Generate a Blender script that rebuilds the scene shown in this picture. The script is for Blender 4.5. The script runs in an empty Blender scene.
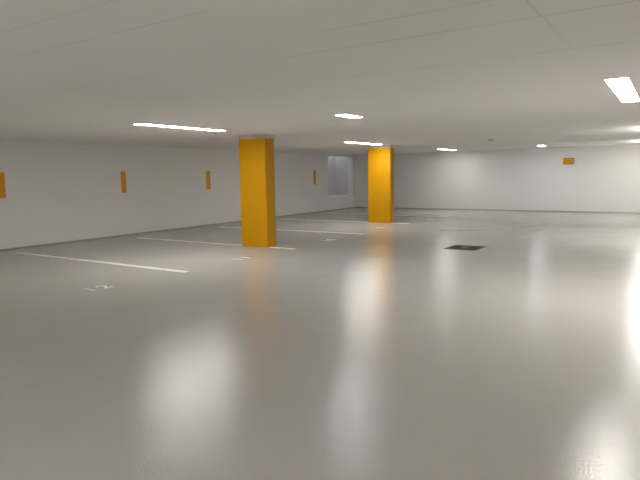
import bpy, bmesh, math, random
from mathutils import Matrix, Vector
S = bpy.context.scene
C = S.collection
H = 2.509                                  # clear height
XL, YB, XR, YF = -12.857, 23.113, 5.2, -2.7  # left wall, back wall, right wall, wall behind the camera

# ------------------------------------------------------------------ helpers
def new_mat(name):
    m = bpy.data.materials.new(name); m.use_nodes = True
    nt = m.node_tree
    return m, nt, nt.nodes['Principled BSDF']

def N(nt, typ, **kw):
    n = nt.nodes.new(typ)
    for k, v in kw.items():
        if k.startswith('i_'):
            n.inputs[k[2:].replace('_', ' ')].default_value = v
        else:
            setattr(n, k, v)
    return n

def math_node(nt, op, a, b=None, c=None):
    n = nt.nodes.new('ShaderNodeMath'); n.operation = op
    for i, v in enumerate((a, b, c)):
        if v is None: continue
        if isinstance(v, (int, float)): n.inputs[i].default_value = v
        else: nt.links.new(v, n.inputs[i])
    return n.outputs[0]

def mix_col(nt, fac, a, b):
    n = nt.nodes.new('ShaderNodeMix'); n.data_type = 'RGBA'
    for sock, v in ((n.inputs[0], fac), (n.inputs[6], a), (n.inputs[7], b)):
        if hasattr(v, 'links') or isinstance(v, bpy.types.NodeSocket): nt.links.new(v, sock)
        elif isinstance(v, (int, float)): sock.default_value = v
        else: sock.default_value = (*v, 1)
    return n.outputs[2]

def ramp(nt, src, lo, hi):
    n = nt.nodes.new('ShaderNodeMapRange'); n.clamp = True
    nt.links.new(src, n.inputs[0]); n.inputs[1].default_value = lo; n.inputs[2].default_value = hi
    return n.outputs[0]

def noise(nt, vec, scale, detail=4, rough=.55):
    n = N(nt, 'ShaderNodeTexNoise'); n.inputs['Scale'].default_value = scale
    n.inputs['Detail'].default_value = detail; n.inputs['Roughness'].default_value = rough
    nt.links.new(vec, n.inputs['Vector'])
    return n.outputs['Fac']

def bump(nt, bsdf, src, strength, dist):
    b = N(nt, 'ShaderNodeBump'); b.inputs['Strength'].default_value = strength; b.inputs['Distance'].default_value = dist
    nt.links.new(src, b.inputs['Height']); nt.links.new(b.outputs[0], bsdf.inputs['Normal'])

def coords(nt):
    tc = N(nt, 'ShaderNodeTexCoord')
    sp = N(nt, 'ShaderNodeSeparateXYZ'); nt.links.new(tc.outputs['Object'], sp.inputs[0])
    return tc.outputs['Object'], sp.outputs

def painted(name, col, rough=.6, var=.04, scale=6, bstr=.15, bscale=60, spec=.5):
    m, nt, b = new_mat(name)
    v, _ = coords(nt)
    f = noise(nt, v, scale)
    nt.links.new(mix_col(nt, f, [c*(1-var) for c in col], [min(1, c*(1+var)) for c in col]), b.inputs['Base Color'])
    b.inputs['Roughness'].default_value = rough
    b.inputs['Specular IOR Level'].default_value = spec
    if bstr: bump(nt, b, noise(nt, v, bscale, 3), bstr, .004)
    return m

# ------------------------------------------------------------------ materials
M = {}
M['wall'] = painted('wall_paint', (.82, .805, .785), .75, .02, 1.5, .12, 45, .3)
M['bare'] = painted('bare_concrete', (.70, .68, .67), .8, .05, 2, .15, 30, .3)
M['raw'] = painted('raw_concrete', (.58, .56, .53), .8, .06, 8, .15, 40, .3)
M['back_wall'] = painted('back_wall_paint', (.82, .805, .785), .75, .02, 1.5, .12, 45, .3)
M['yellow'] = painted('yellow_paint', (.58, .285, .001), .6, .05, 3, .12, 30, .2)
M['orange'] = painted('orange_plate', (.80, .36, .004), .5, .05, 12, 0, 40, .3)
M['orange_rim'] = painted('orange_rim', (.36, .15, .01), .55, .05, 12, 0, 40, .3)
M['line'] = painted('line_paint', (.84, .83, .80), .5, .05, 25, .1, 90)
M['metal_white'] = painted('white_sheet_metal', (.8, .8, .78), .45, .01, 3, 0)
M['plastic'] = painted('white_plastic', (.72, .71, .68), .5, .01, 3, 0)
M['dark_plastic'] = painted('grey_plastic', (.30, .29, .28), .5, .01, 3, 0)
M['cast'] = painted('cast_iron', (.085, .065, .048), .55, .2, 30, .3, 120)
M['pit'] = painted('pit_shade_black', (.02, .018, .016), .9, .1, 20, 0)  # near-black, the shade below the grate put into the colour
M['steel'] = painted('worn_steel', (.38, .36, .33), .4, .1, 40, 0)
M['cove'] = painted('cove_epoxy', (.38, .365, .345), .35, .03, 4, 0)

# epoxy floor: grey, glossy, fine orange peel, a few tyre scuffs of their own shape
m, nt, b = new_mat('epoxy_floor'); v, xyz = coords(nt)
base = mix_col(nt, ramp(nt, noise(nt, v, .35, 5, .6), .3, .7), (.455, .438, .415), (.495, .477, .453))
def scuff(cx, cy, r, w, a0, a1, k, base):
    dx = math_node(nt, 'SUBTRACT', xyz[0], cx); dy = math_node(nt, 'SUBTRACT', xyz[1], cy)
    d = math_node(nt, 'SQRT', math_node(nt, 'ADD', math_node(nt, 'MULTIPLY', dx, dx), math_node(nt, 'MULTIPLY', dy, dy)))
    e = math_node(nt, 'ABSOLUTE', math_node(nt, 'SUBTRACT', d, r))
    on = math_node(nt, 'LESS_THAN', e, w)
    ang = math_node(nt, 'ARCTAN2', dy, dx)
    on = math_node(nt, 'MULTIPLY', on, math_node(nt, 'GREATER_THAN', ang, a0))
    on = math_node(nt, 'MULTIPLY', on, math_node(nt, 'LESS_THAN', ang, a1))
    on = math_node(nt, 'MULTIPLY', on, ramp(nt, noise(nt, v, 3.5, 6, .75), .46, .62))
    return mix_col(nt, math_node(nt, 'MULTIPLY', on, k), base, (.16, .155, .15))
base = scuff(-6.3, 17.6, 3.1, .12, -1.3, .1, .9, base)
base = scuff(-6.3, 17.6, 2.2, .09, -1.1, .3, .5, base)
base = scuff(-1.2, 15.8, 2.3, .10, 1.9, 3.1, .9, base)
base = scuff(-9.0, 16.0, 6.0, .10, -.35, .25, .45, base)
nt.links.new(base, b.inputs['Base Color'])
rg = N(nt, 'ShaderNodeMapRange'); nt.links.new(noise(nt, v, .8, 2, .5), rg.inputs[0])
rg.inputs[1].default_value = 0; rg.inputs[2].default_value = 1; rg.inputs[3].default_value = .13; rg.inputs[4].default_value = .21
nt.links.new(rg.outputs[0], b.inputs['Roughness'])
b.inputs['Specular IOR Level'].default_value = .38
hgt = math_node(nt, 'ADD', math_node(nt, 'MULTIPLY', noise(nt, v, 70, 2), 1.0), math_node(nt, 'MULTIPLY', noise(nt, v, 2.2, 3), 2.0))
bump(nt, b, hgt, .45, .004)
M['floor'] = m

# ceiling: painted concrete with formwork joints
m, nt, b = new_mat('ceiling_concrete'); v, xyz = coords(nt)
base = mix_col(nt, noise(nt, v, .5, 5), (.91, .895, .87), (.94, .925, .90))
base = mix_col(nt, math_node(nt, 'MULTIPLY', ramp(nt, noise(nt, v, 14, 4), .6, .8), .10), base, (.84, .82, .79))
joint = None
def seam(axis, p, lo, hi, w, k):
    global joint
    wob = math_node(nt, 'MULTIPLY', math_node(nt, 'SUBTRACT', noise(nt, v, 3, 2), .5), .012)
    e = math_node(nt, 'ABSOLUTE', math_node(nt, 'ADD', math_node(nt, 'SUBTRACT', xyz[axis], p), wob))
    o = ramp(nt, e, w, w*.3)
    q = xyz[1-axis]
    o = math_node(nt, 'MULTIPLY', o, math_node(nt, 'MULTIPLY', math_node(nt, 'GREATER_THAN', q, lo), math_node(nt, 'LESS_THAN', q, hi)))
    o = math_node(nt, 'MULTIPLY', math_node(nt, 'MULTIPLY', o, k), ramp(nt, noise(nt, v, 1.7, 3), .25, .6))
    joint = o if joint is None else math_node(nt, 'MAXIMUM', joint, o)
for y, lo, hi, w, k in ((1.92, -6, -1.9, .007, .9), (2.33, -5.5, -2.2, .008, .9), (3.075, -2.1, 1.5, .009, 1), (3.47, -5.6, -3.2, .012, .6),
                        (3.56, -2.6, 1.6, .011, .9), (4.63, -2.9, 2.2, .013, .7), (5.9, -6.5, -1.2, .014, .35), (1.2, -4, 2, .007, .8)):
    seam(1, y, lo, hi, w, k)
for x, lo, hi, w, k in ((-.71, 1.6, 3.6, .008, .9), (-.70, 3.6, 4.6, .008, .4), (-4.6, 1.9, 2.33, .006, .5)):
    seam(0, x, lo, hi, w, k)
nt.links.new(mix_col(nt, math_node(nt, 'MULTIPLY', joint, .34), base, (.30, .285, .265)), b.inputs['Base Color'])
b.inputs['Roughness'].default_value = .8; b.inputs['Specular IOR Level'].default_value = .25
bump(nt, b, noise(nt, v, 40, 4), .12, .004)
M['ceiling'] = m

def lamp_mat(name, col, strength):
    m, nt, b = new_mat(name)
    b.inputs['Base Color'].default_value = (.8, .8, .8, 1)
    b.inputs['Emission Color'].default_value = (*col, 1); b.inputs['Emission Strength'].default_value = strength
    return m
M['warm'] = lamp_mat('lit_diffuser_warm', (1, .957, .90), 18)
M['bright'] = lamp_mat('lit_diffuser_bright', (1, .962, .91), 21)
M['soft'] = lamp_mat('lit_diffuser_soft', (1, .975, .93), 11)
M['cool'] = lamp_mat('lit_diffuser_cool', (.86, .94, 1), 20)

# ------------------------------------------------------------------ mesh helpers
def box(bm, x0, x1, y0, y1, z0, z1, bev=0):
    r = bmesh.ops.create_cube(bm, size=1)
    vs = r['verts']
    for q in vs:
        q.co = Vector((x0+(q.co.x+.5)*(x1-x0), y0+(q.co.y+.5)*(y1-y0), z0+(q.co.z+.5)*(z1-z0)))
    if bev:
        es = list({e for q in vs for e in q.link_edges})
        bmesh.ops.bevel(bm, geom=es, offset=bev, segments=2, profile=.5, affect='EDGES')

def lathe(bm, prof, n=32):
    rings = []
    for r, z in prof:
        rings.append([bm.verts.new((r*math.cos(2*math.pi*i/n), r*math.sin(2*math.pi*i/n), z)) for i in range(n)])
    for a, c in zip(rings, rings[1:]):
        for i in range(n):
            bm.faces.new((a[i], a[(i+1) % n], c[(i+1) % n], c[i]))
    bm.faces.new(rings[0]); bm.faces.new(list(reversed(rings[-1])))

def obj(name, bm, mat, parent=None, loc=(0, 0, 0), smooth=False):
    bmesh.ops.recalc_face_normals(bm, faces=bm.faces)
    me = bpy.data.meshes.new(name); bm.to_mesh(me); bm.free()
    if smooth:
        for p in me.polygons: p.use_smooth = True
    me.materials.append(mat)
    o = bpy.data.objects.new(name, me); C.objects.link(o)
    o.location = loc
    if parent: o.parent = parent
    return o

def tag(o, label, cat, group=None):
    o['label'] = label; o['category'] = cat
    if group: o['group'] = group
    return o

def thing(name, loc, label, cat, group=None):
    o = bpy.data.objects.new(name, None); C.objects.link(o); o.location = loc
    o.empty_display_size = .2
    return tag(o, label, cat, group)

def copy_tree(o):
    r = o.copy(); C.objects.link(r)
    for ch in o.children:
        c = ch.copy(); C.objects.link(c); c.parent = r
        for g in ch.children:
            d = g.copy(); C.objects.link(d); d.parent = c
    return r

def structure(name, bm, mat):
    o = obj(name, bm, mat); o['kind'] = 'structure'; return o

# ------------------------------------------------------------------ room shell
T = .25
bm = bmesh.new(); box(bm, XL-T, XR+T, YF-T, YB+T, -.3, 0); structure('floor', bm, M['floor'])
bm = bmesh.new(); box(bm, XL, XR+T, YF-T, YB+T, H, H+.3); structure('ceiling', bm, M['ceiling'])
# left wall with the alcove opening near the far corner
A0, A1, AS, AT, AD = 20.71, 22.94, .617, 2.43, .95
bm = bmesh.new()
box(bm, XL-T, XL, YF-T, A0, 0, H+.3)
box(bm, XL-T, XL, A0, A1, 0, AS)
box(bm, XL-T, XL, A0, A1, AT, H+.3)
box(bm, XL-T, XL, A1, YB, 0, H+.3)
structure('wall_left', bm, M['wall'])
# the alcove behind it: sill, back, two cheeks, rising as a light shaft open to the sky
ZT = 3.1
bm = bmesh.new()
xa = XL-T
box(bm, XL-AD, xa, A0, A1, AS-.2, AS)
box(bm, XL-AD-.2, XL-AD, A0-.2, A1+.2, AS-.2, ZT)
box(bm, XL-AD, xa, A0-.2, A0, AS-.2, ZT)
box(bm, XL-AD, xa, A1, A1+.2, AS-.2, ZT)
box(bm, xa, xa+.2, A0-.2, A1+.2, H+.3, ZT)
structure('wall_alcove', bm, M['bare'])
bm = bmesh.new(); box(bm, XL-T, XR+T, YB, YB+T, 0, H); structure('wall_back', bm, M['back_wall'])
bm = bmesh.new(); box(bm, XR, XR+T, YF, YB, 0, H); structure('wall_right', bm, M['wall'])
bm = bmesh.new(); box(bm, XL, XR+T, YF-T, YF, 0, H); structure('wall_front', bm, M['wall'])  # unseen wall, set close so it bounces light onto the near ceiling
# grey epoxy cove at the foot of the walls
def cove(name, x0, x1, y0, y1):
    bm = bmesh.new(); box(bm, x0, x1, y0, y1, 0, .035); structure(name, bm, M['cove'])
cove('baseboard_left', XL, XL+.012, YF, YB)
cove('baseboard_back', XL+.012, XR, YB-.012, YB)
cove('baseboard_right', XR-.012, XR, YF, YB-.012)

# ------------------------------------------------------------------ yellow pillars
def pillar(x0, x1, y0, y1, label):
    bm = bmesh.new(); cx, cy = (x0+x1)/2, (y0+y1)/2
    box(bm, x0-cx, x1-cx, y0-cy, y1-cy, 0, H-.095)
    es = [e for e in bm.edges if abs(e.verts[0].co.z-e.verts[1].co.z) > 1]
    bmesh.ops.bevel(bm, geom=es, offset=.012, segments=2, profile=.5, affect='EDGES')
    t = thing('pillar', (cx, cy, 0), label, 'pillar', 'yellow pillars along the parking bays')
    obj('shaft', bm, M['yellow'], t)
    bm = bmesh.new(); box(bm, x0-cx+.002, x1-cx-.002, y0-cy+.002, y1-cy-.002, H-.095, H)
    o = obj('top_band', bm, M['raw'], t); o['label'] = 'unpainted white concrete top of the pillar'
pillar(-8.31, -7.57, 9.588, 9.93, 'nearer and larger of the two yellow painted square concrete pillars')
pillar(-8.475, -7.67, 16.15, 16.45, 'farther yellow painted concrete pillar, standing by the alcove corner of the garage')

# ------------------------------------------------------------------ painted bay lines
def line(y, x0, x1, label):
    bm = bmesh.new(); rnd = random.Random(y)
    n = 40; w = .066
    top = []
    for i in range(n+1):
        x = (x0-x1)/2 + (x1-x0)*i/n
        top.append((bm.verts.new((x, -w+rnd.uniform(-.003, .003), .0025)), bm.verts.new((x, w+rnd.uniform(-.003, .003), .0025))))
    for a, c in zip(top, top[1:]): bm.faces.new((a[0], c[0], c[1], a[1]))
    r = bmesh.ops.extrude_face_region(bm, geom=list(bm.faces))
    for q in r['geom']:
        if isinstance(q, bmesh.types.BMVert): q.co.z = 0
    return tag(obj('parking_line', bm, M['line'], loc=((x0+x1)/2, y, 0)), label, 'parking line', 'white bay lines on the floor')
line(6.487, -12.1, -6.87, 'nearest white painted bay line, running from the left wall beside the number 12')
line(9.66, -12.05, -6.88, 'white painted bay line running into the foot of the nearer yellow pillar')
line(12.926, -12.1, -6.95, 'white painted bay line crossing the floor behind the nearer pillar, between the two yellow pillars')
line(16.22, -12.1, -7.05, 'white painted bay line running into the foot of the farther yellow pillar')
line(19.42, -12.1, -6.95, 'farthest white painted bay line, behind the farther yellow pillar')

# ------------------------------------------------------------------ painted bay numbers
def glyph(ch):
    cu = bpy.data.curves.new('digit', 'FONT'); cu.body = ch; cu.size = .36; cu.align_x = 'CENTER'; cu.extrude = .001; cu.offset = .004
    t = bpy.data.objects.new('digit', cu); C.objects.link(t)
    bpy.context.view_layer.update()
    me = bpy.data.meshes.new_from_object(t.evaluated_get(bpy.context.evaluated_depsgraph_get()))
    bpy.data.objects.remove(t); bpy.data.curves.remove(cu)
    me.name = 'digit'
    for q in me.vertices: q.co.z += .001
    me.materials.clear(); me.materials.append(M['line'])
    return me
def number(txt, y, label, x=-6.93):
    grp = 'bay numbers painted on the floor'
    if len(txt) == 1:
        o = bpy.data.objects.new('bay_number', glyph(txt)); C.objects.link(o); tag(o, label, 'number', grp)
        o.location = (x, y, .0005)
    else:
        o = thing('bay_number', (x, y, .0005), label, 'number', grp)
        for i, ch in enumerate(txt):
            d = bpy.data.objects.new('digit', glyph(ch)); C.objects.link(d); d.parent = o
            d.location = (-.115+.23*i, 0, 0)
    o.rotation_euler.z = math.pi/2
number('12', 4.88, 'white number 12 painted on the floor in front of the nearest bay line')
number('11', 8.10, 'white number 11 painted on the floor before the nearer yellow pillar')
number('10', 11.35, 'white number 10 painted on the floor beyond the nearer yellow pillar')
number('9', 14.62, 'white number 9 painted on the floor just in front of the farther yellow pillar', -7.15)
number('8', 18.03, 'white number 8 painted on the floor, farthest from the camera')

# ------------------------------------------------------------------ orange plates
def marker(y, w, label):
    bm = bmesh.new(); box(bm, 0, .018, -w/2, w/2, -.295, .295, .004)
    return tag(obj('wall_marker', bm, M['orange'], loc=(XL, y, 1.485)), label, 'sign', 'orange plates on the left wall')
marker(6.625, .17, 'orange upright plate on the left wall cut by the left edge of the photo')
marker(9.945, .15, 'orange upright plate on the left wall, second from the left')
marker(13.25, .17, 'orange upright plate on the left wall just left of the nearer pillar')
marker(19.63, .16, 'small far orange upright plate on the left wall beside the alcove')
s = thing('wall_sign', (-3.435, YB, 1.952), 'small orange landscape sign high on the back wall', 'sign')
bm = bmesh.new(); box(bm, -.165, .165, -.03, 0, -.10, .10, .004); obj('panel', bm, M['orange'], s)
bm = bmesh.new()
box(bm, -.185, .185, -.04, 0, .10, .12); box(bm, -.185, .185, -.04, 0, -.12, -.10)
box(bm, -.185, -.165, -.04, 0, -.10, .10); box(bm, .165, .185, -.04, 0, -.10, .10)
obj('rim', bm, M['orange_rim'], s)

# ------------------------------------------------------------------ floor drain
d = thing('floor_drain', (-3.685, 11.43, 0), 'dark square cast iron drain cover set in the grey floor', 'drain')
q = .335
bm = bmesh.new()
box(bm, -q, q, -q, -q+.035, 0, .006); box(bm, -q, q, q-.035, q, 0, .006)
box(bm, -q, -q+.035, -q+.035, q-.035, 0, .006); box(bm, q-.035, q, -q+.035, q-.035, 0, .006)
obj('frame', bm, M['cast'], d)
bm = bmesh.new(); k = q-.035
box(bm, -k, k, -k, k, .0005, .002)
obj('pit_shade', bm, M['pit'], d)  # thin sheet on the floor, its black paints the dark pit under the bars
bm = bmesh.new()
for i in range(13):
    x = -k+.02+(2*k-.04)*i/12
    box(bm, x-.009, x+.009, -k, k, .002, .005)
for i in range(5):
    y = -k+.05+(2*k-.1)*i/4
    box(bm, -k, k, y-.008, y+.008, .002, .0048)
obj('grate', bm, M['cast'], d)
bm = bmesh.new(); box(bm, -.06, .06, -.05, .05, .005, .010, .002); tag_o = obj('handle', bm, M['steel'], d)
tag_o['label'] = 'light worn steel lifting plate'

# ------------------------------------------------------------------ ceiling lights
def lamp(x0, x1, y0, y1, mat, label, group):
    """flat luminaire let flush into the ceiling: thin white trim and a lit diffuser panel"""
    cx, cy = (x0+x1)/2, (y0+y1)/2; w, l = (x1-x0)/2, (y1-y0)/2; e = .010
    t = thing('ceiling_light', (cx, cy, H), label, 'ceiling light', group)
    bm = bmesh.new()
    box(bm, -w-e, -w, -l-e, l+e, -.006, 0); box(bm, w, w+e, -l-e, l+e, -.006, 0)
    box(bm, -w, w, -l-e, -l, -.006, 0); box(bm, -w, w, l, l+e, -.006, 0)
    obj('trim_frame', bm, M['metal_white'], t)
    bm = bmesh.new(); box(bm, -w, w, -l, l, -.008, 0)
    obj('diffuser', bm, mat, t)
    return t
def batten(x0, x1, y0, y1, mat, label, group, gap=.10, deep=.05):
    """hanging strip light whose diffuser is lit all round, so it washes the ceiling above it"""
    cx, cy = (x0+x1)/2, (y0+y1)/2; w, l = (x1-x0)/2, (y1-y0)/2
    t = thing('ceiling_light', (cx, cy, H), label, 'ceiling light', group)
    bm = bmesh.new(); box(bm, -.03, .03, -l+.05, l-.05, -gap, 0); obj('housing', bm, M['metal_white'], t)
    bm = bmesh.new(); box(bm, -w, w, -l, l, -gap-deep, -gap, .008); obj('diffuser', bm, mat, t)
    return t
g1 = 'long lights over the parking bays'
lamp(-7.76, -7.56, 6.28, 8.34, M['warm'], 'long lit ceiling light over the bays, nearest of its row, left of the nearer pillar', g1)
lamp(-7.92, -7.72, 13.65, 15.7, M['warm'], 'long lit ceiling light just in front of the farther yellow pillar', g1)
lamp(-7.74, -7.54, 20.5, 22.15, M['soft'], 'far lit ceiling light near the back wall, right of the farther pillar', g1)
lamp(-7.75, -7.54, -2.45, -.4, M['warm'], 'long unseen fill light added on the ceiling over the bays behind the camera', g1)  # unseen lamp, added to light the pillar fronts and the near ceiling
g2 = 'short lights along the middle of the ceiling'
lamp(-4.43, -4.25, 7.38, 7.92, M['cool'], 'short cool white ceiling light above and in front of the farther pillar', g2)
lamp(-4.17, -3.99, 21.0, 21.6, M['cool'], 'tiny far lit ceiling light close to the back wall, left of the orange sign', g2)
lamp(-4.46, -4.24, -2.3, -1.6, M['cool'], 'short unseen fill light added on the ceiling behind the camera, in line with the middle row', g2)  # added out of view to raise the light on the near ceiling
g3 = 'lights of the right row'
lamp(-.635, -.43, 6.36, 8.58, M['warm'], 'large bright ceiling light at the right edge of the photo', g3)
batten(-.42, -.22, 13.6, 15.7, M['soft'], 'lit ceiling light just beyond the right edge of the photo, second of the right row', g3)
batten(-.85, -.65, 20.0, 22.0, M['soft'], 'lit ceiling light beyond the right edge of the photo, last before the back wall', g3)
lamp(-.60, -.40, -2.45, -.4, M['bright'], 'unseen fill light added overhead behind the camera, in line with the right row', g3)  # added by the rear wall so light bounces up to the ceiling
lamp(2.9, 3.1, 6.0, 8.1, M['bright'], 'unseen fill light added on the ceiling far to the right, nearer one', g3)  # added beyond the view to lift the room light
lamp(2.9, 3.1, 13.2, 15.3, M['bright'], 'unseen fill light added on the ceiling far to the right, farther one', g3)  # second lamp added beyond the view, also for the room light

# ------------------------------------------------------------------ smoke detector
t = thing('smoke_detector', (-4.35, 15.66, H), 'small round pale smoke detector on the ceiling between the two short lights', 'smoke detector')
bm = bmesh.new(); lathe(bm, [(.09, 0), (.09, -.012), (.084, -.02)]); obj('base', bm, M['plastic'], t, smooth=False)
bm = bmesh.new(); lathe(bm, [(.062, -.02), (.062, -.03)]); obj('sensor_gap', bm, M['dark_plastic'], t)
bm = bmesh.new(); lathe(bm, [(.07, -.03), (.068, -.048), (.045, -.06), (.02, -.064)]); obj('sensor_head', bm, M['plastic'], t)

# ------------------------------------------------------------------ sky seen down the light shaft
w = bpy.data.worlds.new('World'); S.world = w; w.use_nodes = True
bg = w.node_tree.nodes['Background']
bg.inputs['Color'].default_value = (.54, .58, .68, 1); bg.inputs['Strength'].default_value = .85

# ------------------------------------------------------------------ camera
cam = bpy.data.cameras.new('camera'); co = bpy.data.objects.new('camera', cam); C.objects.link(co)
r = Vector((0.8417506224869983, 0.5395951021293464, -0.017117689703085776))
u = Vector((-0.049464474336273, 0.10865926987163485, 0.9928476362713462))
f = Vector((-0.5375957173577437, 0.834883398343136, -0.11815479613468703))
mw = Matrix.Identity(4)
for i in range(3): mw[i][0], mw[i][1], mw[i][2] = r[i], u[i], -f[i]
mw.translation = (0, 0, 1.6)
co.matrix_world = mw
cam.sensor_fit = 'HORIZONTAL'; cam.sensor_width = 36; cam.lens = 548.28*36/640; cam.clip_start = .05
S.camera = co
S.view_settings.view_transform = 'Standard'; S.view_settings.look = 'None'
S.view_settings.gamma = 1; S.view_settings.use_curve_mapping = False
S.view_settings.exposure = 1.48
